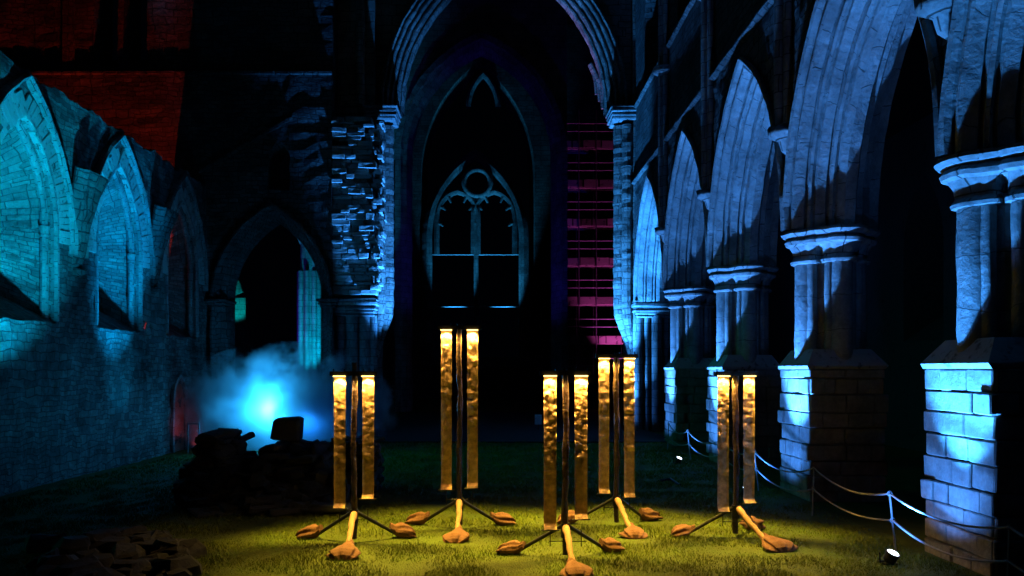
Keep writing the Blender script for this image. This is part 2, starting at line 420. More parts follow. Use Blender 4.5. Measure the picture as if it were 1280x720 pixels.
def course_stack(mb, x0, x1, y0, y1, z0, z1, row=.26, wid=.55, rag=.05, sides=('-x', '-y', '+y', '+x')):
    """a pier of squared stones laid in courses, each stone its own size and set"""
    z = z0; k = 0
    mb.box(((x0 + x1) / 2, (y0 + y1) / 2, (z0 + z1) / 2), (x1 - x0 - .2, y1 - y0 - .2, z1 - z0 - .02))
    while z < z1 - .02:
        hgt = min(row * random.uniform(.85, 1.15), z1 - z)
        if z1 - z - hgt < .1: hgt = z1 - z
        out = random.uniform(-rag, rag)
        for sd in sides:
            ln = (y1 - y0) if 'x' in sd else (x1 - x0)
            p = -random.uniform(0, wid * .5) if k % 2 else 0
            while p < ln:
                q = min(p + wid * random.uniform(.7, 1.25), ln)
                if ln - q < .15: q = ln
                a = max(p, 0)
                a2, q2 = a, q
                if a == 0: a2 = a - random.uniform(0, rag) * (1 if k % 2 else .2)
                if q == ln: q2 = q + random.uniform(0, rag) * (.2 if k % 2 else 1)
                cm = (a2 + q2) / 2; L = q2 - a2 - .012
                o = out * .25 + random.uniform(-.012, .012)
                zc = z + hgt / 2
                if sd == '-x': mb.block((x0 + .10 - o, y0 + cm, zc), (.24, L, hgt - .012), j=.012, ch=.014)
                if sd == '+x': mb.block((x1 - .10 + o, y0 + cm, zc), (.24, L, hgt - .012), j=.012, ch=.014)
                if sd == '-y': mb.block((x0 + cm, y0 + .10 - o, zc), (L, .24, hgt - .012), j=.012, ch=.014)
                if sd == '+y': mb.block((x0 + cm, y1 - .10 + o, zc), (L, .24, hgt - .012), j=.012, ch=.014)
                p = q
        z += hgt; k += 1

# ------------------------------------------------------------------ ground
def sstep(a, b, x):
    t = max(0, min(1, (x - a) / (b - a))); return t * t * (3 - 2 * t)
def gz(x, y):
    return -.42 * sstep(-4.5, -8.5, x) * sstep(8, 13, y) + .03 * noise.noise(Vector((x * .35, y * .35, 0)))
def ground():
    mb = MB()
    xs = [-160, -80, -40, -25] + [-16 + i * .8 for i in range(41)] + [25, 40, 80, 160]
    ys = [-60, -20, -5] + [i * .8 for i in range(0, 56)] + [60, 90, 160]
    vs = [(x, y, gz(x, y) if -20 < x < 20 and y < 44 else 0) for y in ys for x in xs]
    n = len(xs); fs = [(j * n + i, j * n + i + 1, (j + 1) * n + i + 1, (j + 1) * n + i) for j in range(len(ys) - 1) for i in range(n - 1)]
    mb.add(vs, fs, smooth=True)
    return tag(mb.build('ground', lawn_m), 'lawn of short grass covering the roofless nave floor', 'lawn', kind='structure')
ground()
mb = MB()
mb.box((.6, 33.0, -.02), (10.0, 17.4, .12))
tag(mb.build('gravel_floor', gravel_m), 'dark gravel floor under the crossing beyond the lawn', 'gravel floor', kind='structure')

def blades():
    rng = np.random.default_rng(3)
    n = 230000
    D = 7.4 + (rng.random(n) ** 1.7) * 17.0
    px = rng.uniform(-60, 1340, n)
    X = (px - VX) / F * D
    keep = (X > -9.8) & (X < 5.2)
    D, X = D[keep], X[keep]; n = len(D)
    z = np.array([gz(a, b) for a, b in zip(X, D)])
    pn = np.array([noise.noise(Vector((a * 1.6, b * 1.6, 5))) for a, b in zip(X, D)])
    tall = np.clip(1 + 1.3 * pn, .25, 2.2)
    hgt = (.020 + .028 * rng.random(n)) * tall * (1 + .02 * (D - 8))
    wd = .004 * (1 + .16 * (D - 8)) * rng.uniform(.7, 1.3, n)
    an = rng.uniform(0, 2 * PI, n); la = rng.uniform(0, 2 * PI, n); le = hgt * rng.uniform(.2, 1.1, n)
    v = np.zeros((n, 3, 3))
    v[:, 0, 0] = X - np.cos(an) * wd; v[:, 0, 1] = D - np.sin(an) * wd
    v[:, 1, 0] = X + np.cos(an) * wd; v[:, 1, 1] = D + np.sin(an) * wd
    v[:, 2, 0] = X + np.cos(la) * le; v[:, 2, 1] = D + np.sin(la) * le
    bare = (pn < -.18) & (rng.random(n) < .55); z = np.where(bare, z - .2, z)
    v[:, 0, 2] = z - .006; v[:, 1, 2] = z - .006; v[:, 2, 2] = z + hgt
    me = bpy.data.meshes.new('grass')
    me.vertices.add(n * 3); me.vertices.foreach_set('co', v.reshape(-1).astype(np.float32))
    me.loops.add(n * 3); me.loops.foreach_set('vertex_index', np.arange(n * 3, dtype=np.int32))
    me.polygons.add(n); me.polygons.foreach_set('loop_start', np.arange(0, n * 3, 3, dtype=np.int32))
    me.update(); me.validate()
    me.materials.append(blade_m)
    o = bpy.data.objects.new('grass', me); col.objects.link(o)
    tag(o, 'short green grass blades of the lawn under the lamps', 'grass', kind='stuff')
blades()

# ------------------------------------------------------------------ south arcade: wall, arches, piers
arc = empty('arcade_wall', (AX - .7, 16, 0), 0, 'tall stone arcade wall on the right with pointed arches lit blue from below', 'arcade')
AF = AX - .75                 # nave face of the arcade wall
OFF = Vector(arc.location)
def child(mb, name, m, parent):
    o = mb.build(name, m)
    o.parent = parent
    o.matrix_parent_inverse = Matrix.Translation(-Vector(parent.location)) if parent.rotation_euler.z == 0 else parent.matrix_basis.inverted()
    return o
TH = 1.5
S_OUT, H_OUT = 2.40, 3.95
arches = [(PC[k] - 2.475, 0) for k in range(0, 5)]
mb = MB()
wall(mb, 'x', AF, 1, TH, PC[0] - 4.95 + .02, PC[4] + .9, 4.65, 9.1,
     [(u, 4.65, 4.65, S_OUT, H_OUT, S_OUT) for u, _ in arches], step=.35, worn=.05)
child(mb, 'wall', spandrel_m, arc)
mb = MB()
cl = lambda u: 16.5 + .5 * noise.noise(Vector((u * .9, 3, 0))) + .3 * noise.noise(Vector((u * 3, 3, 0)))
wall(mb, 'x', AF + .04, 1, TH - .1, PC[0] - 4.95 + .02, PC[4] + .9, 9.1, cl,
     [(u, 11.9, 14.0, 1.15, 1.9, .9) for u, _ in arches], step=.35)
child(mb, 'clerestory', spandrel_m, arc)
# moulded orders of each arch; dr measured from the outer arch inwards
prof = [(-.03, .10), (-.09, .09), (-.12, .04), (-.09, -.01), (-.02, -.03), (.02, -.02), (.00, -.08), (.00, -.12), (.03, -.15), (.16, -.22), (.18, -.20), (.20, -.18), (.21, -.24), (.20, -.28), (.24, -.31), (.28, -.29), (.30, -.28), (.31, -.34), (.45, -.41), (.47, -.38), (.49, -.36), (.50, -.43), (.49, -.47), (.53, -.51), (.57, -.49), (.59, -.48), (.60, -.54), (.68, -.65), (.86, -.65), (.92, -.56), (.94, -.50), (1.05, -.48), (1.08, -.40), (1.25, -.30), (1.30, -.15), (1.5, -.1), (1.53, .1)]
for u, _ in arches:
    mb = MB()
    arch_sweep(mb, 'x', AF, 1, u, 4.65, S_OUT, H_OUT, prof, n=24, worn=.016)
    child(mb, 'arch', voussoir, arc)
def string(mb, x, y0, y1, z, out=.11, hgt=.15):
    pr = [(0, 0), (out * .5, .02), (out, hgt * .45), (out, hgt * .7), (out * .3, hgt), (0, hgt + .03)]
    n = int((y1 - y0) / .35)
    for (a, za), (b, zb) in zip(pr, pr[1:]):
        for i in range(n):
            ya = y0 + (y1 - y0) * i / n; yb = y0 + (y1 - y0) * (i + 1) / n
            mb.quad(jit((x - a, ya, z + za), .025), jit((x - a, yb, z + za), .025), jit((x - b, yb, z + zb), .025), jit((x - b, ya, z + zb), .025))
mb = MB(); string(mb, AF + .003, PC[0] - 4.9, PC[4] + .8, 9.0); child(mb, 'string_course', spandrel_m, arc)
mb = MB(); string(mb, AF + .043, PC[0] - 4.9, PC[4] + .8, 11.75, .1, .14); child(mb, 'string_course', spandrel_m, arc)
for k in range(0, 4):
    mb = MB()
    y = PC[k]
    for dx, dy, r in ((-.16, 0, .085), (-.06, -.15, .075), (-.06, .15, .075)):
        mb.tube([(AF + dx, y + dy, 6.5 + i * .6) for i in range(17)], r, 10)
    o = child(mb, 'vault_shaft', ashlar, arc)
    mb = MB()
    mb.tube([(AF + .02, y, 6.0), (AF - .03, y, 6.08), (AF - .06, y, 6.25), (AF - .10, y, 6.36), (AF - .10, y, 6.42), (AF - .08, y, 6.44), (AF - .1, y, 6.52)], [.03, .08, .10, .24, .26, .2, .22], 10)
    child(mb, 'corbel', ashlar, o).parent = o
    bpy.context.view_layer.update()
    mb = MB()
    mb.tube([(AF - .09, y, 11.1), (AF - .09, y, 11.14), (AF - .09, y, 11.2), (AF - .09, y, 11.24), (AF - .09, y, 11.3)], [.26, .31, .26, .31, .28], 10)
    child(mb, 'shaft_ring', ashlar, o)
for o in arc.children:                     # corbels and rings hang off a shaft whose own frame is the arcade's
    for c in o.children:
        c.matrix_parent_inverse = Matrix.Identity(4)
# clustered pier
SH = []
for q in range(4):
    a = q * PI / 2
    SH.append((.43 * math.cos(a), .43 * math.sin(a), .19))
    for d in (.42, PI / 2 - .42):
        SH.append((.43 * math.cos(a + d), .43 * math.sin(a + d), .085))
def outline(off, n=96):
    out = []
    for i in range(n):
        t = 2 * PI * i / n; dx, dy = math.cos(t), math.sin(t)
        R = .30 / max(abs(math.cos(t)) * .707 + abs(math.sin(t)) * .707, .1) + off
        for cx, cy_, r in SH:
            pr = cx * dx + cy_ * dy; q = (r + off) ** 2 - (cx * cx + cy_ * cy_ - pr * pr)
            if q > 0 and pr > 0: R = max(R, pr + math.sqrt(q))
        out.append((dx * R, dy * R))
    return out
def loft_outline(mb, prof, cx=0, cy_=0, amp=.02, sc=1.0, seed=0):
    rings = []
    for z, off in prof:
        rings.append([jit((cx + x * sc, cy_ + y * sc, z + seed * 0), amp, 4) for x, y in outline(off)])
    n = len(rings[0])
    for a, b in zip(rings, rings[1:]):
        mb.add(a + b, [(i, (i + 1) % n, n + (i + 1) % n, n + i) for i in range(n)], smooth=False)
    mb.add(rings[-1], [tuple(range(n))]); mb.add(rings[0], [tuple(range(n))[::-1]])
CAPP = [(4.05, .0), (4.06, .05), (4.10, .065), (4.14, .03), (4.17, .015), (4.28, .035), (4.36, .09), (4.39, .15), (4.44, .17), (4.49, .13), (4.51, .13), (4.53, .18), (4.58, .22), (4.63, .20), (4.65, .12)]
def pier_parts(root, z0=2.3, plinth=True, seed=0):
    random.seed(40 + seed)
    L = root.location
    if plinth:
        mb = MB(); course_stack(mb, L.x - .62, L.x + .62, L.y - .66, L.y + .66, 0 - .1, 2.22, row=.27, wid=.5, rag=.085)
        child(mb, 'plinth', loose_ashlar, root)
        mb = MB()
        a, b = .66, .50
        vs = [(sx * a, sy * a, 2.22) for sx, sy in ((-1, -1), (1, -1), (1, 1), (-1, 1))] + [(sx * (a + .02), sy * (a + .02), 2.28) for sx, sy in ((-1, -1), (1, -1), (1, 1), (-1, 1))] + [(sx * b, sy * b, 2.56) for sx, sy in ((-1, -1), (1, -1), (1, 1), (-1, 1))]
        vs = [(L.x + x + random.uniform(-.02, .02), L.y + y + random.uniform(-.02, .02), z) for x, y, z in vs]
        mb.add(vs, [(0, 3, 2, 1), (8, 9, 10, 11)] + [(i, (i + 1) % 4, 4 + (i + 1) % 4, 4 + i) for i in range(4)] + [(4 + i, 4 + (i + 1) % 4, 8 + (i + 1) % 4, 8 + i) for i in range(4)])
        child(mb, 'plinth_cap', loose, root)
    mb = MB()
    mb.tube([(L.x, L.y, z0 + i * (4.1 - z0) / 6) for i in range(7)], .36, 16, smooth=False); child(mb, 'core', voussoir, root)
    for cx, cy_, r in SH:
        mb = MB()
        k = 12
        mb.tube([jit((L.x + cx, L.y + cy_, z0 + i * (4.1 - z0) / k), .012, 3) for i in range(k + 1)], r, 14)
        child(mb, 'shaft', voussoir, root)
    mb = MB(); loft_outline(mb, CAPP, L.x, L.y, .016); child(mb, 'capital', ashlar, root)
loose_ashlar = stone('plinth_block', (.42, .39, .34), (.34, .31, .27), (.30, .28, .24), row=4, width=9, msize=.0, bump=.02, distort=.01)
plabels = ['stone pier nearest the camera on a tall block plinth lit bright blue behind the rope',
           'second stone pier along the right arcade with rope barrier post before its lit plinth',
           'stone pier whose lit plinth shows just left of the lamp stand nearest the arcade',
           'narrow distant stone pier next to the far end of the rope barrier']
for k in range(4):
    r = empty('clustered_pier', (AX, PC[k], 0), 0, plabels[k], 'pier', 'clustered piers of the right arcade')
    pier_parts(r, seed=k)

# ------------------------------------------------------------------ crossing piers and great arch
AD = 30.0
def crossing_pier(name, xa, xb, inner, sg, label):
    r = empty(name, ((xa + xb) / 2, AD, 0), 0, label, 'pier', 'piers of the great crossing arch')
    mb = MB(); random.seed(9)
    wall(mb, 'y', AD - .6, 1, 2.2, xa, xb, 0, 19, step=.5)
    child(mb, 'pier_body', coursed, r)
    # corbelled respond: three shafts of small stones tapering off low down
    mb = MB()
    e = xb if sg > 0 else xa
    for dy, rad, out in ((-.5, .20, .22), (-.15, .26, .42), (.25, .22, .34)):
        zz = []; rr = []; z = 2.7 + random.uniform(-.1, .2)
        while z < 11.4:
            t = sstep(2.5, 4.6, z)
            zz.append((e + sg * out * t - sg * .02, AD + dy, z)); rr.append(rad * (.35 + .65 * t) + random.uniform(-.018, .018)); z += .17
        mb.tube(zz, rr, 10, smooth=False)
    child(mb, 'respond', coursed, r)
    mb = MB()
    z = 11.4
    for o_, hh in ((.1, .12), (.2, .1), (.14, .06), (.26, .12), (.3, .1)):
        mb.block((e + sg * .22, AD - .12, z + hh / 2), (.95 + o_, 1.1 + o_, hh - .004), j=.05, ch=.03); z += hh
    child(mb, 'capital', ashlar, r)
    mb = MB()
    mb.tube([jit((e - sg * .50, AD - .66, 11.9 + i * .5), .03) for i in range(15)], .17, 10, smooth=False)
    child(mb, 'wall_shaft', coursed, r)
    return r
lp = crossing_pier('crossing_pier', -5.7, -4.35, 0, 1, 'blue lit crossing pier left of the dark crossing with torn masonry on its side')
rp = crossing_pier('crossing_pier', 5.15, 6.7, 0, -1, 'blue lit crossing pier at the far end of the right arcade beside the scaffolding')
# torn end of the lost north arcade wall, bonded to the left crossing pier
mb = MB(); random.seed(12)
z = 4.9
while z < 11.2:
    hh = random.uniform(.11, .25)
    x = -5.75
    while x < -4.2:
        ww = random.uniform(.22, .8)
        if random.random() < .96:
            d = random.uniform(.0, .20)
            if z < 6.6 and x < -5.0: d *= .2
            mb.block((x + ww / 2, AD - 1.12 - d / 2, z + hh / 2), (min(ww, -4.15 - x) - .02, .5 + d, hh - .012), j=.035, ch=.018)
        x += ww
    z += hh
child(mb, 'torn_masonry', loose, lp)
mb = MB()
for i, (dx, r_) in enumerate(((-5.5, .2), (-5.1, .26), (-4.65, .22), (-4.35, .14))):
    mb.tube([jit((dx, AD - .9, .0 + k * .38), .02) for k in range(12)], r_, 12)
child(mb, 'arcade_respond', ashlar, lp)
mb = MB()
z = 4.15
for o_, hh in ((.0, .10), (.08, .12), (.16, .1), (.1, .06), (.24, .16), (.2, .1)):
    mb.block((-5.0, AD - .85, z + hh / 2), (1.45 + o_, .8 + o_, hh - .004), j=.04, ch=.03); z += hh
child(mb, 'respond_capital', ashlar, lp)
# respond of the right arcade
mb = MB()
for dx, dy, r_ in ((5.3, -1.05, .19), (5.6, -1.15, .1), (5.95, -1.2, .2), (6.3, -1.15, .1)):
    mb.tube([jit((dx, AD + dy + .2, k * .38), .02) for k in range(12)], r_, 12)
child(mb, 'arcade_respond', ashlar, rp)
mb = MB(); z = 4.1
for o_, hh in ((.0, .10), (.08, .12), (.16, .1), (.1, .06), (.24, .16), (.2, .1)):
    mb.block((5.85, AD - .8, z + hh / 2), (1.3 + o_, .7 + o_, hh - .004), j=.04, ch=.03); z += hh
child(mb, 'respond_capital', ashlar, rp)
ga = empty('crossing_arch', (.4, AD, 0), 0, 'great pointed crossing arch spanning the far end of the nave, edges lit blue', 'arch')
GC, GS, GH, GZ = .42, 3.88, 5.85, 11.9
mb = MB()
gp = [(-.40, .86), (-.50, .82), (-.52, .74), (-.44, .70), (-.36, .70), (-.34, .64), (-.42, .60), (-.42, .54), (-.34, .50), (-.22, .50), (-.20, .44), (-.28, .40), (-.28, .34), (-.20, .30), (-.06, .30), (-.04, .24), (-.12, .20), (-.12, .14), (-.04, .10), (.14, .10), (.16, .04), (.10, .0), (.12, -.06), (.2, -.09), (.5, -.09), (.7, 0), (.9, .3), (1.1, .5), (1.4, .86)]
arch_sweep(mb, 'y', AD, 1, GC, GZ, GS, GH, [(a_, b_ * .84) for a_, b_ in gp], n=30, worn=.04)
child(mb, 'arch_ring', coursed, ga)
mb = MB()
sp = lambda u: 20.5 + .5 * noise.noise(Vector((u, 8, 0)))
wall(mb, 'y', AD - .25, 1, 1.5, -4.34, 5.14, 11.95, sp, [(GC, 11.95, GZ + .05, GS + .6, GH + .7, GS + .6)] , step=.4)
child(mb, 'spandrel', coursed, ga)
# broken ribs hanging behind the right springing, lit magenta
mb = MB()
for i in range(5):
    a = P(741 + i * 4, 88 + i * 9, AD + 1.9); b = P(745 + i * 4, 118 + i * 9, AD + 1.9)
    mb.tube([a, (a + b) / 2 + Vector((.03, 0, 0)), b], [.07, .06, .05], 6)
mb.tube([P(738, 80, AD + 1.9), P(752, 110, AD + 1.95), P(764, 140, AD + 2.0)], [.12, .14, .16], 6)
child(mb, 'vault_rib', coursed, ga)

# ------------------------------------------------------------------ north aisle wall with windows
LX = -10.2
aw = empty('aisle_wall', (LX, 19, 0), 0, 'ruined aisle wall on the left with deep pointed windows washed cyan', 'wall')
WC = [12.95, 17.4, 21.85, 26.3]
tops = lambda u: 8.75 + .16 * noise.noise(Vector((u * 1.3, 0, 0))) + .12 * noise.noise(Vector((u * 4.3, 7, 0)))
mb = MB(); rv = MB()
wall(mb, 'x', LX, -1, 1.25, 6.0, 28.5, -.6, tops, [(u, 3.3, 5.5, 1.3, 2.35, .75) for u in WC], step=.17, rev=rv, worn=.075)
child(mb, 'wall', rubble_shaded, aw)
for i in range(4):
    m_ = len(rv.f) // 4; sub = MB()
    for f, uv in zip(rv.f[i * m_:(i + 1) * m_], rv.uv[i * m_:(i + 1) * m_]): sub.add([rv.v[k] for k in f], [(0, 1, 2, 3)], [uv] if uv else None)
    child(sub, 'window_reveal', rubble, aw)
hp = [(-.0, .08), (-.10, .06), (-.16, .0), (-.12, -.07), (-.04, -.09), (.01, -.10)]
for u in WC:
    mb = MB(); arch_sweep(mb, 'x', LX, -1, u, 5.0, 1.98, 3.62, hp, n=16, worn=.03); child(mb, 'hood_mould', ashlar, aw)
    mb = MB()
    arch_sweep(mb, 'x', LX, -1, u, 5.5, 1.3, 2.35, [(.0, .06), (-.05, .03), (-.05, -.04), (.02, -.07), (.10, -.05), (.14, -.02)], n=14, worn=.02, legs=2.15)
    child(mb, 'window_order', ashlar, aw)
    mb = MB()
    roll = [(.20 + .09 * math.cos(t), -.15 + .09 * math.sin(t)) for t in [2 * PI * i / 8 for i in range(9)]]
    arch_sweep(mb, 'x', LX, -1, u, 5.5, 1.3, 2.35, roll, n=14, worn=.012, legs=2.15)
    child(mb, 'window_rib', ashlar, aw)
    for s_ in (-1, 1):
        mb = MB(); c_ = (LX - .2, u + s_ * 1.15)
        mb.tube([(*c_, z) for z in (5.28, 5.30, 5.34, 5.36, 5.42, 5.50, 5.54)], [.09, .105, .105, .095, .10, .115, .115], 12, smooth=False)
        child(mb, 'shaft_capital', ashlar, aw)
# big voussoirs round each window (one ring of stones per window)
for u in WC:
    mb = MB(); random.seed(int(u * 10))
    pts = arch_pts(u, 5.2, 1.62, 2.85, 0, 22)
    for (a, za), (b, zb) in zip(pts, pts[1:]):
        d = Vector((b - a, zb - za)); nrm = Vector((-d.y, d.x)).normalized()
        m_ = Vector(((a + b) / 2, (za + zb) / 2)); t = d.normalized() * (d.length / 2 - .008)
        ri = -.22 - random.uniform(0, .05); ro = .24 + random.uniform(-.05, .08); pr = .03 + random.uniform(0, .03)
        q = [m_ - t + nrm * ri, m_ + t + nrm * ri, m_ + t + nrm * ro, m_ - t + nrm * ro]
        mb.add([(LX + pr, p.x, p.y) for p in q] + [(LX - .1, p.x, p.y) for p in q], [(0, 1, 2, 3), (0, 4, 5, 1), (1, 5, 6, 2), (2, 6, 7, 3), (3, 7, 4, 0)])
    child(mb, 'voussoir', loose, aw)
for y in (15.2, 19.6, 24.05):
    mb = MB()
    for dy in (-.22, 0, .22):
        mb.tube([jit((LX - .02, y + dy * .25, 4.5), .02), jit((LX + .04, y + dy * .5, 5.1), .03), jit((LX + .10, y + dy * .9, 5.8), .03), jit((LX + .26, y + dy * 1.6, 6.6), .05), jit((LX + .42, y + dy * 2.1, 7.05), .05)], [.05, .12, .15, .17, .18], 7, smooth=False)
    mb.block((LX + .02, y, 4.62), (.3, .34, .22), j=.04, ch=.05)
    o = child(mb, 'vault_springer', spandrel_m, aw)
mb = MB()
dc = 25.95
arch_sweep(mb, 'x', LX, -1, dc, 1.2, .42, .65, [(-.0, .22), (-.09, .2), (-.1, .1), (-.05, .03), (.0, 0)], n=10, worn=.02, legs=1.7)
o = child(mb, 'door_surround', ashlar, aw)
mb = MB()
pts = arch_pts(dc, 1.2, .42, .65, 0, 8)
pg = [(dc - .42, -.5)] + pts + [(dc + .42, -.5)]
mb.add([(LX + .012, u, z) for u, z in pg], [tuple(range(len(pg)))])
mb.add([(LX - .01, u, z) for u, z in pg], [tuple(range(len(pg)))])
nn = len(pg)
mb.add([(LX + .012, u, z) for u, z in pg] + [(LX - .01, u, z) for u, z in pg], [(i, (i + 1) % nn, nn + (i + 1) % nn, nn + i) for i in range(nn)])
child(mb, 'doorway_panel', doorway_m, aw)  # panel closing the open doorway, added to carry its red light
# low railing by the doorway
r = empty('railing', (-9.6, 25.2, -.4), 0, 'low pale metal railing standing before the small arched doorway', 'railing')
for dx in (0, .35):
    mb = MB(); mb.tube([(-9.6 + dx, 25.2, -.42), (-9.6 + dx, 25.2, .55)], .025, 6); child(mb, 'post', scaf_metal, r)
mb = MB(); mb.tube([(-9.6, 25.2, .52), (-9.25, 25.2, .52)], .02, 6); child(mb, 'rail', scaf_metal, r)

# ------------------------------------------------------------------ transept wall beyond the aisle
TD = 28.5
tw = empty('transept_wall', (-10, TD, 0), 0, 'tall dark transept wall at back left lit deep red, with aisle arch below', 'wall')
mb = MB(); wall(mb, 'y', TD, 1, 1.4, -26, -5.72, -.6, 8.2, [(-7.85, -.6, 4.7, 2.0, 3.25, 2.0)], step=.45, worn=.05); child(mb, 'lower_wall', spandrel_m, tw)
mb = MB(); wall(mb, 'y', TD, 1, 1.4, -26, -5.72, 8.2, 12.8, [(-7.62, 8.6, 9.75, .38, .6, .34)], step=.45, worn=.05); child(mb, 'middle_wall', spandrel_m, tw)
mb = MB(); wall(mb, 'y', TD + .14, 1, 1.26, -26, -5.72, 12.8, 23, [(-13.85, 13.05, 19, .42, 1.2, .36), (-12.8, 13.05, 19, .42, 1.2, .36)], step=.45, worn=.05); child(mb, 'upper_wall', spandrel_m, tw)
tp = [(-.16, .16), (-.18, .08), (-.10, .04), (-.02, .0), (.0, -.06), (.06, -.12), (.12, -.12), (.16, -.18), (.24, -.24), (.30, -.30), (.5, -.32), (1.1, -.32), (1.2, -.2), (1.42, .05)]
mb = MB(); arch_sweep(mb, 'y', TD, 1, -7.85, 4.7, 2.0, 3.25, tp, n=18, worn=.03, legs=5.2); child(mb, 'aisle_arch', spandrel_m, tw)
for sx in (-1, 1):
    mb = MB(); z = 4.45
    for o_, hh in ((.0, .08), (.1, .1), (.2, .12)):
        mb.block((-7.85 + sx * 1.98, TD + .4, z + hh / 2), (.55 + o_, 1.1 + o_, hh - .004), j=.03, ch=.03); z += hh
    child(mb, 'impost', spandrel_m, tw)
mb = MB()
a, b = P(248, 216, TD), P(366, 147, TD)
for i in range(12):
    q0, q1 = a.lerp(b, i / 12), a.lerp(b, (i + .96) / 12)
    mb.add([jit((p.x, TD - o_, p.z + dz), .02) for p in (q0, q1) for o_, dz in ((0, -.06), (.05, -.05), (.06, .06), (0, .1))], [(0, 1, 5, 4), (1, 2, 6, 5), (2, 3, 7, 6), (0, 3, 2, 1), (4, 5, 6, 7)])
child(mb, 'roof_scar', spandrel_m, tw)
mb = MB()
for i in range(40):
    x0 = -26 + i * .507
    mb.block((x0 + .25, TD + .02, 12.8), (.49, .16, .14), j=.02, ch=.03)
child(mb, 'string_course', spandrel_m, tw)
mb = MB(); wall(mb, 'y', TD + .02, 1, .12, -15.35, -14.95, 12.9, 23, step=.5); child(mb, 'pilaster', spandrel_m, tw)
mb = MB(); random.seed(2)
for i in range(9):
    mb.block((-9.3 + i * .42, TD + .75, .55 + random.uniform(-.1, .1)), (.42, .5, 2.4), j=.05, ch=.05)
tag(mb.build('low_wall', loose), 'low broken stone wall across the aisle arch behind the smoke', 'wall')

# cyan lit pier and ribs seen through the aisle arch
fp = empty('transept_pier', (-9.3, 40.5, 0), 0, 'cyan lit clustered pier seen through the aisle arch above the smoke', 'pier')
mb = MB(); mb.tube([(-9.3, 40.5, i * .6) for i in range(16)], .42, 12, smooth=False); child(mb, 'core', ashlar, fp)
for q in range(8):
    a = q * PI / 4; mb = MB()
    mb.tube([(-9.3 + .48 * math.cos(a), 40.5 + .48 * math.sin(a), i * .45) for i in range(17)], .13, 10); child(mb, 'shaft', ashlar, fp)
mb = MB(); arch_sweep(mb, 'y', 40.2, 1, -12.3, 7.0, 2.9, 3.6, [(-.1, .5), (-.1, .3), (0, .2), (.1, .1), (.3, 0), (.6, 0), (.8, .5)], n=16, worn=.03); child(mb, 'arch', ashlar, fp)
mb = MB()
g0, g1, g2, g3 = P(287, 372, 46), P(303, 366, 46), P(300, 354, 46), P(293, 343, 46)
pl = [g0, g1 + Vector((0, 0, .05)), g2, g3]
lo = [Vector((g0.x - .3, 46, 0)), Vector((g1.x + .5, 46, 0))]
mb.add([tuple(p) for p in pl] + [(p.x, 46.6, p.z) for p in pl], [(0, 1, 2, 3), (4, 7, 6, 5), (0, 4, 5, 1), (1, 5, 6, 2), (2, 6, 7, 3), (3, 7, 4, 0)])
mb.box(((g0.x + g1.x) / 2, 46.3, g1.z / 2 - .15), (1.1, .6, g1.z - .3))
tag(mb.build('broken_gable', ashlar), 'small broken gable tip lit cyan beyond the left side of the aisle arch', 'gable')
spot('gable_uplight', (-14.6, 44.2, 3.5), (-14.8, 46, 7.3), 600, (.0, .8, .85), 50, .5, .08)

# ------------------------------------------------------------------ beyond the crossing
ia = empty('inner_arch', (-.5, 42, 0), 0, 'dim violet pointed arch standing inside the great crossing arch', 'arch')
mb = MB(); arch_sweep(mb, 'y', 42, 1, -.6, 13.4, 3.7, 5.6, [(-.3, .8), (-.3, .5), (-.2, .4), (-.1, .2), (.1, .1), (.3, 0), (.8, 0), (1.0, .8)], n=22, worn=.05, legs=13.4); child(mb, 'arch_ring', ashlar, ia)
mb = MB(); wall(mb, 'y', 42.1, 1, .8, -5.2, 3.9, 13.3, 23, [(-.6, 13.3, 13.4, 4.3, 6.1, 4.3)], step=.6); child(mb, 'spandrel', ashlar, ia)
tr = empty('traceried_window', (-1.2, 62, 0), 0, 'tall ruined tracery window with round eye above two lights at the far end', 'window')
ED = 62.0
mb = MB(); wall(mb, 'y', ED, 1, 1.2, -12, 10, 0, 29, [(-1.15, 2.5, 17.5, 4.4, 8.6, 4.0)], step=.9); child(mb, 'wall', coursed, tr)
bar = [(-.25, .20), (-.30, .12), (-.36, .0), (-.30, -.12), (-.22, -.20), (.22, -.20), (.36, 0), (.25, .20), (-.25, .20)]
mb = MB(); arch_sweep(mb, 'y', ED + .2, 1, -1.35, 12.4, 3.75, 6.5, [(a_ * 1.25, b_ * 1.9) for a_, b_ in bar], n=20, worn=.02, legs=9.9); child(mb, 'sub_arch', ashlar, tr)
for cx in (-2.75, .25):
    mb = MB(); arch_sweep(mb, 'y', ED + .2, 1, cx if cx < 0 else .1, 14.2, 1.6, 1.9, bar, n=14, worn=.02, legs=3); child(mb, 'light_head', ashlar, tr)
mb = MB()
cc = Vector((-1.2, ED - .12, 16.75))
mb.tube([cc + Vector((1.0 * math.cos(t), 0, 1.0 * math.sin(t))) for t in [2 * PI * i / 32 for i in range(33)]], .24, 8, closed_ends=False); child(mb, 'eye', ashlar, tr)
for cx in (-2.75, .1):
    for sx in (-1, 1):
        for uu, zz, du, dz in ((1.42, 14.9, -.52, -.28), (1.52, 13.6, -.42, -.22), (.75, 15.7, -.25, -.50)):
            mb = MB(); p = Vector((cx + sx * uu, ED + .05, zz)); q = p + Vector((sx * du, 0, dz))
            mb.tube([p, p.lerp(q, .6) + Vector((0, 0, .08)), q], [.16, .13, .07], 6); child(mb, 'cusp', ashlar, tr)
mb = MB(); mb.tube([(-1.3, ED + .2, 2.5 + i) for i in range(13)], .18, 8); child(mb, 'mullion', ashlar, tr)
for z in (11.2, 7.15):
    mb = MB(); mb.tube([(-5.1, ED + .2, z), (2.6, ED + .2, z)], .045, 6); child(mb, 'tie_bar', scaf_metal, tr)
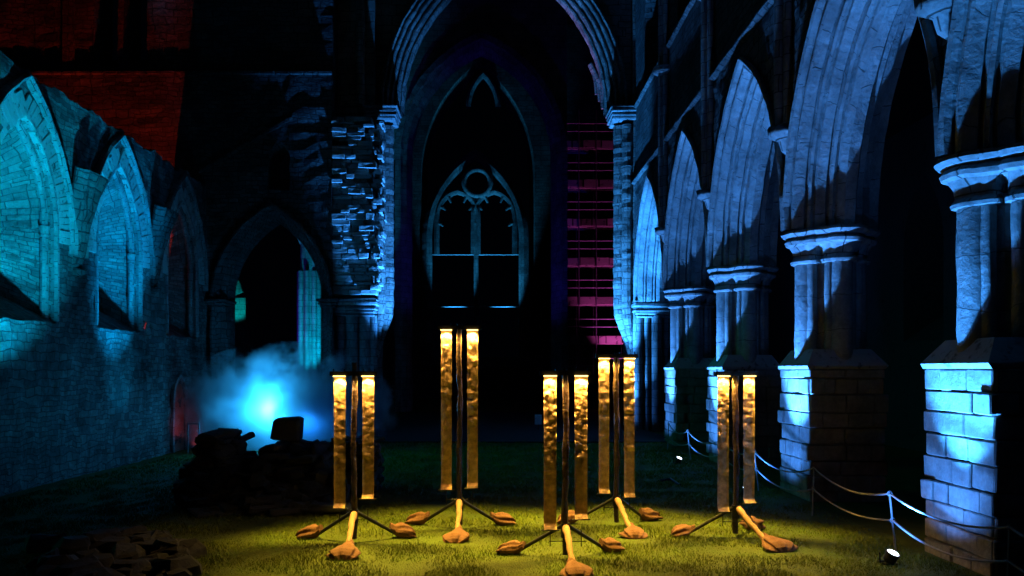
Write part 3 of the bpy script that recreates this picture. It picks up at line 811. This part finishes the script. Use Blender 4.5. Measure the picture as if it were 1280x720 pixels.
mb = MB(); arch_sweep(mb, 'y', ED + .2, 1, -.75, 22.6, 1.15, 2.6, bar, n=12, worn=.03); child(mb, 'upper_tracery', ashlar, tr)

sc = empty('scaffold_tower', (8, 46, 0), 0, 'tube scaffold lit magenta in the transept behind the right crossing pier', 'scaffold')
SY = 46.0; random.seed(31)
for xx in (4.1, 4.95, 5.95, 7.6, 9.4, 11.2, 13.0):
    for yy in (SY, SY + 1.3):
        mb = MB(); mb.tube([(xx, yy, 0), (xx, yy, 17.2)], .032, 6); child(mb, 'standard', scaf_metal, sc)
for k in range(7):
    z = 1.5 + 2.25 * k
    mb = MB()
    for q in range(4):
        xx = 4.0
        while xx < 13.2:
            bl = random.uniform(1.1, 2.4); mb.box((xx + bl / 2, SY + .2 + q * .31, z + random.uniform(-.02, .02)), (bl - .03, .28, .05)); xx += bl
    child(mb, 'deck', scaf_wood, sc)
    mb = MB(); xx = 4.02
    while xx < 13.2:
        bl = random.uniform(.35, 1.2)
        mb.box((xx + bl / 2, SY + .03 + random.uniform(-.03, .03), z + .22 + random.uniform(-.012, .012)), (bl - random.uniform(.01, .12), .03, random.uniform(.38, .44)), tilt=random.uniform(-.12, .06)); xx += bl
    child(mb, 'toe_board', scaf_wood, sc)
    for dz in (.95, 1.4):
        mb = MB(); mb.tube([(4.0, SY, z + dz), (13.2, SY, z + dz)], .026, 6); child(mb, 'guard_rail', scaf_metal, sc)
# south aisle outer wall, dark, seen through the arcade
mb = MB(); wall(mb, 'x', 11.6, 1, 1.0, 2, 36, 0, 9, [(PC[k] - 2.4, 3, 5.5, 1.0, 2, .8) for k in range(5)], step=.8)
tag(mb.build('outer_aisle_wall', unlit_m), 'dark outer wall of the far aisle seen through the right arches', 'wall')

# ------------------------------------------------------------------ smoke
def smoke():
    bm = bmesh.new()
    bmesh.ops.create_icosphere(bm, subdivisions=3, radius=1)
    me = bpy.data.meshes.new('smoke'); bm.to_mesh(me); bm.free()
    o = bpy.data.objects.new('smoke', me); col.objects.link(o)
    o.location = (-6.85, 26.0, .7); o.scale = (3.9, 1.6, 2.5)
    m = bpy.data.materials.new('smoke'); m.use_nodes = True
    nt = m.node_tree; nt.nodes.clear(); L = nt.links.new
    out = N(nt, 'ShaderNodeOutputMaterial'); v = N(nt, 'ShaderNodeVolumePrincipled')
    v.inputs['Color'].default_value = (.9, .9, .9, 1); v.inputs['Anisotropy'].default_value = .1
    tc = N(nt, 'ShaderNodeTexCoord')
    n1 = N(nt, 'ShaderNodeTexNoise', Scale=2.6, Detail=6.0, Roughness=.62)
    mp = N(nt, 'ShaderNodeMapping'); mp.inputs['Scale'].default_value = (1.5, .8, 1.0); L(tc.outputs['Object'], mp.inputs[0]); L(mp.outputs[0], n1.inputs['Vector'])
    ln = N(nt, 'ShaderNodeVectorMath', operation='LENGTH'); L(tc.outputs['Object'], ln.inputs[0])
    a = N(nt, 'ShaderNodeMath', operation='MULTIPLY_ADD'); L(n1.outputs['Fac'], a.inputs[0]); a.inputs[1].default_value = 2.6; a.inputs[2].default_value = -.42
    s_ = N(nt, 'ShaderNodeMath', operation='SUBTRACT'); L(a.outputs[0], s_.inputs[0]); L(ln.outputs['Value'], s_.inputs[1])
    r = N(nt, 'ShaderNodeMapRange'); L(s_.outputs[0], r.inputs[0]); r.inputs[1].default_value = .0; r.inputs[2].default_value = .7; r.inputs[3].default_value = 0; r.inputs[4].default_value = 4.2
    L(r.outputs[0], v.inputs['Density']); L(v.outputs[0], out.inputs['Volume'])
    me.materials.append(m)
    tag(o, 'cloud of theatrical smoke glowing cyan before the aisle arch', 'smoke', kind='stuff')
smoke()

# ------------------------------------------------------------------ rubble
def ruin():
    r = empty('ruined_pier_base', (-3.9, 13.6, 0), 0, 'dark broken stump of a pier with flat topped block, black against the glowing smoke', 'ruin')
    random.seed(21)
    mb = MB()
    def mound(px0, px1, D, ptop, row=.2):
        x0, x1 = P(px0, 0, D).x, P(px1, 0, D).x
        zt = P(0, ptop, D).z
        z = -.1
        while z < zt - .03:
            t = max(0, z / zt); hh = min(random.uniform(.14, .26), zt - z)
            ins = .28 * t * t * (x1 - x0) * .5
            for yy in (D - .35 + t * .2, D + .15, D + .6):
                x = x0 + ins + random.uniform(-.08, .05)
                while x < x1 - ins:
                    ww = min(random.uniform(.25, .6), max(.12, x1 - ins + .06 - x))
                    mb.block((x + ww / 2, yy + random.uniform(-.08, .08), z + hh / 2), (ww * .98, random.uniform(.45, .62), hh * .98), rz=random.uniform(-.3, .3), j=.11, ch=.07)
                    x += ww
            z += hh
    mound(236, 300, 13.4, 575)
    mound(250, 292, 13.4, 548)
    mound(256, 286, 13.5, 541)
    mound(285, 345, 13.2, 590)
    mound(325, 420, 13.6, 565)
    mound(332, 405, 13.8, 553)
    mound(410, 470, 14.5, 552)
    for i in range(70):
        t = random.random(); px = 240 + 185 * random.random(); D = 12.2 + random.random() * 1.6
        p = P(px, 600, D); hz_ = max(.06, .75 - abs(D - 13.5) * .5 - .2 * random.random())
        s_ = random.uniform(.2, .5)
        mb.block((p.x, D, hz_ * .5), (s_ * 1.3, s_, hz_), rz=random.uniform(0, 3), j=.12, ch=.08)
    child(mb, 'rubble_core', unlit_m, r)
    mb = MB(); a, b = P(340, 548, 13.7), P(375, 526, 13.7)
    mb.block(((a.x + b.x) / 2, 13.8, (a.z + b.z) / 2), (b.x - a.x, .5, b.z - a.z + .1), rz=.08, j=.04, ch=.04); child(mb, 'top_block', unlit_m, r)
ruin()
def lowstones():
    random.seed(5)
    mb = MB()
    for i in range(60):
        px = random.uniform(55, 225); py = random.uniform(672, 740)
        if py < 664 + abs(px - 125) * .22: continue
        D = H / ((py - VY) / F); p = P(px, py, D)
        s_ = random.uniform(.14, .42)
        mb.block((p.x, p.y, gz(p.x, p.y) + s_ * .14), (s_ * 1.3, s_, s_ * .55), rz=random.uniform(0, 3), j=.10, ch=.07)
    tag(mb.build('stone_footing', unlit_m), 'low dark broken stone footing in the grass at the bottom left', 'ruin')
lowstones()

# ------------------------------------------------------------------ lamp stands
def sack(mb, c, d, ln=.36, wd=.24, ht=.15, seed=0):
    """hessian draped over a weight and gathered up round the leg: neck on the leg, pleats spreading to the ground"""
    d = Vector(d).normalized(); sd = Vector((-d.y, d.x, 0)); K = 40
    rnd = random.Random(seed * 17 + 3)
    ph = rnd.uniform(0, 6); nf = rnd.choice((5, 6, 7)); skew = rnd.uniform(-.25, .25)
    # (distance along the leg's direction, height of the top, half width, pleat depth)
    prof_ = [(-.20, .165, .036, .10), (-.17, .160, .042, .16), (-.13, .145, .044, .20), (-.09, .145, .066, .30), (-.04, .155, .090, .34), (.02, .150, .118, .34), (.08, .135, .136, .34), (.13, .125, .142, .36), (.175, .100, .132, .42), (.21, .066, .108, .5), (.225, .02, .06, .4)]
    kx, kw, kh = ln / .36, wd / .27, ht / .10
    rings = []
    for t, top, hw, pd in prof_:
        ring = []; cx = t * kx
        lift = max(0, (-.07 - t) / .14) * .095
        for k in range(K):
            a = 2 * PI * k / K
            f = math.cos(a); g = math.sin(a)
            fold = pd * (.55 * math.sin(nf * a + ph + t * 6) + .45 * noise.noise(Vector((f * 2.2 + seed, g * 2.2, t * 9))))
            w_ = hw * kw * (1 + .75 * fold) * (1 + .35 * noise.noise(Vector((t * 7, seed * 2.3, f * .8))))
            zc = (top * kh + lift) * .5; hz = max(.02, top * kh - lift) * .5
            z = zc + hz * (g if g > 0 else g * .98) * (1 + .35 * fold)
            spread = 1.25 if g < 0 else 1
            p = Vector(c) + d * (cx + .028 * fold) + sd * (f * w_ * spread + skew * max(0, t) * .4)
            p.z = c[2] + max(-.01, z)
            ring.append(p)
        rings.append(ring)
    for a, b in zip(rings, rings[1:]):
        mb.add(a + b, [(i, (i + 1) % K, K + (i + 1) % K, K + i) for i in range(K)], smooth=True)
    mb.add(rings[0], [tuple(range(K))]); mb.add(rings[-1], [tuple(range(K))])
def lamp_stand(x, y, ztop, zl, zr, rot, label, fin=False, seed=0):
    random.seed(60 + seed)
    r = empty('lamp_stand', (x, y, 0), 0, label, 'lamp stand', 'lamp stands with paired hanging strips')
    g = gz(x, y)
    # pole: rough timber, twisted ridges
    mb = MB()
    n = 44; m_ = 12; rings = []
    z0 = g + .06; z1 = ztop + (.14 if fin else .05)
    for i in range(n + 1):
        z = z0 + (z1 - z0) * i / n
        ring = []
        for k in range(m_):
            a = 2 * PI * k / m_
            rr = .036 * (1 + .42 * noise.noise(Vector((math.cos(a) * 1.2 + seed * 5, math.sin(a) * 1.2, z * 5))) + .12 * math.sin(a * 3 + z * 7 + seed))
            ring.append((x + math.cos(a) * rr + .008 * math.sin(z * 4 + seed), y + math.sin(a) * rr, z))
        rings.append(ring)
    for a, b in zip(rings, rings[1:]):
        mb.add(a + b, [(i, (i + 1) % m_, m_ + (i + 1) % m_, m_ + i) for i in range(m_)], smooth=True)
    mb.add(rings[-1], [tuple(range(m_))])
    child(mb, 'pole', charred, r)
    ca, sa = math.cos(rot * .35), math.sin(rot * .35)
    mb = MB()
    mb.box((x, y - .01, ztop), (.60, .075, .055), rz=rot * .35)
    for s_ in (-.26, -.12, .12, .26): mb.tube([(x + s_ * ca, y + s_ * sa, ztop + .025), (x + s_ * ca, y + s_ * sa, ztop + .06)], .008, 6)
    child(mb, 'crossbar', black_metal, r)
    for s_, zb in ((-.18, zl), (.18, zr)):
        sx, sy = x + s_ * ca, y + s_ * sa
        mb = MB(); mb.box((sx, sy - .045, ztop - .034), (.15, .05, .012)); child(mb, 'lamp_head', led_m, r)
        zs = ztop - .045
        # crumpled strip, smooth towards the bottom, lip curled forward
        nx, nz = 9, 120
        mb = MB(); vs = []
        c0 = random.uniform(.25, .9); cut = random.uniform(.5, .85)
        off = seed * 7 + s_ * 40
        for j in range(nz + 1):
            t = j / nz; z = zs + (zb - zs) * t
            cr = (c0 if t < cut else .12) * sstep(0, .1, t)
            for i in range(nx):
                u = (i / (nx - 1) - .5) * .148
                q = Vector((u * 14 + off, 0, z * 13))
                d = .030 * cr * noise.noise(q) + .020 * cr * noise.noise(q * 2.3) + .008 * cr * noise.noise(q * 5)
                d += .010 * noise.noise(Vector((off, 3, z * 2.2)))
                yy = sy + d - (.06 * sstep(.965, 1, t)) - (.012 if i in (0, nx - 1) else 0)
                vs.append((sx + u * (1 + .03 * noise.noise(Vector((off + i * 9, z * 6, 1)))), yy, z))
        mb.add(vs, [(j * nx + i, j * nx + i + 1, (j + 1) * nx + i + 1, (j + 1) * nx + i) for j in range(nz) for i in range(nx - 1)], smooth=True)
        st_ = child(mb, 'hanging_strip', foil_m, r)
        mb = MB(); mb.tube([(sx - .105, sy - .05, zb - .006), (sx + .105, sy - .05, zb - .006)], .008, 6); child(mb, 'bottom_bar', black_metal, st_)
        spot('strip_light', (sx, sy - .046, ztop - .046), (sx, sy, 0), 62, (1.0, .55, .11), 124, .3, .02)
    for s_ in (-.085, .085): spot('bar_light', (x + s_ * ca, y + s_ * sa + .035, ztop - .04), (x + s_ * ca, y - .28, 0), 410 * (ztop / 2.17) ** 2, (1.0, .66, .08), 92, .6, .04)
    spot('bar_light', (x, y - .14, ztop - .04), (x, y - .02, 0), 22, (1.0, .55, .12), 110, .6, .04)  # added fill ahead of the bar, brightens the lower part of the strips
    # stay rod low on the pole
    mb = MB()
    zb = min(zl, zr) - .10
    mb.tube([(x - .19, y - .03, zb - .04), (x + .24, y - .03, zb - .04)], .006, 5)
    for s_ in (-.18, .18): mb.tube([(x + s_, y - .03, zb - .10), (x + s_, y - .03, zb + .09)], .006, 5)
    child(mb, 'stay', black_metal, r)
    hub = Vector((x, y, g + .36))
    mb = MB(); mb.tube([hub - Vector((0, 0, .1)), hub + Vector((0, 0, .07))], .055, 10); child(mb, 'hub', black_metal, r)
    for q in range(3):
        a = -PI / 2 + rot + q * 2 * PI / 3
        d = Vector((math.cos(a), math.sin(a), 0))
        f_ = Vector((x, y, 0)) + d * .60; f_.z = gz(f_.x, f_.y) + .05
        mb = MB(); st = hub + d * .04 + Vector((0, 0, .03))
        if q == 0:
            pts = [st.lerp(f_, i / 9) for i in range(10)]
            mb.tube([jit(p, .02, 9) for p in pts], [.040, .047, .036, .041, .034, .036, .030, .037, .034, .055], 10)
            lg = child(mb, 'wrapped_leg', wrap_m, r)
        else:
            mb.tube([st, f_], [.026, .022], 8); lg = child(mb, 'leg', black_metal, r)
        mb = MB()
        c = f_ + d * .07; c.z = gz(c.x, c.y)
        sack(mb, c, d + Vector((random.uniform(-.25, .25), random.uniform(-.25, .25), 0)), random.uniform(.33, .38) if q == 0 else random.uniform(.25, .31), random.uniform(.25, .31), random.uniform(.085, .10) if q == 0 else random.uniform(.10, .13), seed * 3 + q)
        child(mb, 'sandbag', hessian, lg)
    return r
lamp_stand(-1.76, 10.15, 2.16, .46, .58, .05, 'short lamp stand with pole tip above its bar, in front of the blue smoke', True, 0)
lamp_stand(-.46, 11.05, 2.79, .56, .58, .0, 'tallest lamp stand, its strips alone against the black crossing', False, 1)
lamp_stand(.845, 9.3, 2.17, .36, .48, .05, 'lamp stand closest to the camera, with large orange sacks at the bottom edge', False, 2)
lamp_stand(1.74, 11.25, 2.40, .48, .42, .18, 'lamp stand just behind the closest one, before the scaffold and crossing pier', False, 3)
lamp_stand(3.19, 10.5, 2.16, .36, .46, .42, 'lamp stand nearest the rope barrier with its wrapped leg turned right', False, 4)

# ------------------------------------------------------------------ floodlights
def flood(x, y, tilt, label):
    g = gz(x, y)
    r = empty('floodlight', (x, y, g), 0, label, 'floodlight', 'small black floodlights along the arcade')
    mb = MB(); mb.box((x, y, g + .012), (.16, .16, .02)); child(mb, 'base', black_metal, r)
    mb = MB(); mb.tube([(x - .088, y, g + .13), (x - .088, y, g + .03), (x + .088, y, g + .03), (x + .088, y, g + .13)], .009, 6)
    child(mb, 'yoke', black_metal, r)
    d = Vector((.30, -.36, 1)).normalized()
    c = Vector((x, y, g + .0))
    mb = MB(); mb.tube([c + d * .02, c + d * .04, c + d * .05, c + d * .12, c + d * .125, c + d * .15], [.05, .068, .072, .072, .079, .079], 18, smooth=False)
    bd = child(mb, 'body', black_metal, r)
    mb = MB(); mb.tube([c + d * .1505, c + d * .154], [.064, .060], 18, smooth=False); child(mb, 'lens', lens_m, bd)
    return r
flood(4.52, 9.16, 0, 'black floodlight with white lens at the foot of the rope post, biggest in view')
flood(4.40, 14.05, 0, 'black floodlight seen behind the strips of the stand nearest the rope')
flood(4.38, 19.0, 0, 'small distant black floodlight on the dark grass left of the rope barrier')

# ------------------------------------------------------------------ rope barrier
rb = empty('rope_barrier', (4.85, 14, 0), 0, 'rope barrier of thin iron posts and two sagging ropes along the arcade', 'rope barrier')
ys = [5.2, 7.55, 9.62, 12.15, 14.6, 17.1, 19.6, 22.2]
posts = []
for i, y in enumerate(ys):
    x = 4.85; ln = (-.08, .03)[i % 2]
    mb = MB(); mb.tube([(x, y, -.05), (x + ln, y, .74)], .012, 6)
    for zz in (.40, .72): mb.tube([(x + ln * zz / .74 + .03 * math.cos(t), y, zz + .03 * math.sin(t)) for t in [i_ * PI / 4 for i_ in range(9)]], .006, 5, closed_ends=False)
    child(mb, 'post', rope_m, rb); posts.append((x, y, ln))
for a, b in zip(posts, posts[1:]):
    for zz, sag in ((.72, .17), (.40, .15)):
        mb = MB(); pa = Vector((a[0] + a[2] * zz / .74, a[1], zz)); pb = Vector((b[0] + b[2] * zz / .74, b[1], zz))
        sg_ = sag * random.uniform(.75, 1.2)
        pts = []
        for i in range(15):
            t = i / 14; p = pa.lerp(pb, t); p.z -= sg_ * 4 * t * (1 - t); pts.append(p)
        mb.tube(pts, .013, 6); child(mb, 'rope', rope_m, rb)
# cable lying on the lawn and a small far board
mb = MB()
mb.tube([P(826, 602, 15.8) + Vector((0, 0, .02)), P(838, 600, 15.85) + Vector((0, 0, .02)), P(850, 608, 15.3) + Vector((0, 0, .02))], .03, 6)
tag(mb.build('cable', black_metal), 'short black cable end lying on the dark grass before the small floodlight', 'cable')
sb = empty('notice_board', (1.65, 29.0, 0), 0, 'tiny pale notice board low in the black crossing', 'notice board')
mb = MB(); mb.box((1.65, 29.0, .42), (.26, .03, .36)); child(mb, 'panel', white_m, sb)
mb = MB(); mb.tube([(1.65, 29.04, 0), (1.65, 29.04, .4)], .02, 6); child(mb, 'post', black_metal, sb)
for o in scn.objects:
    if o.parent is None and o.get('category') and not o.get('kind'): o['kind'] = 'thing'
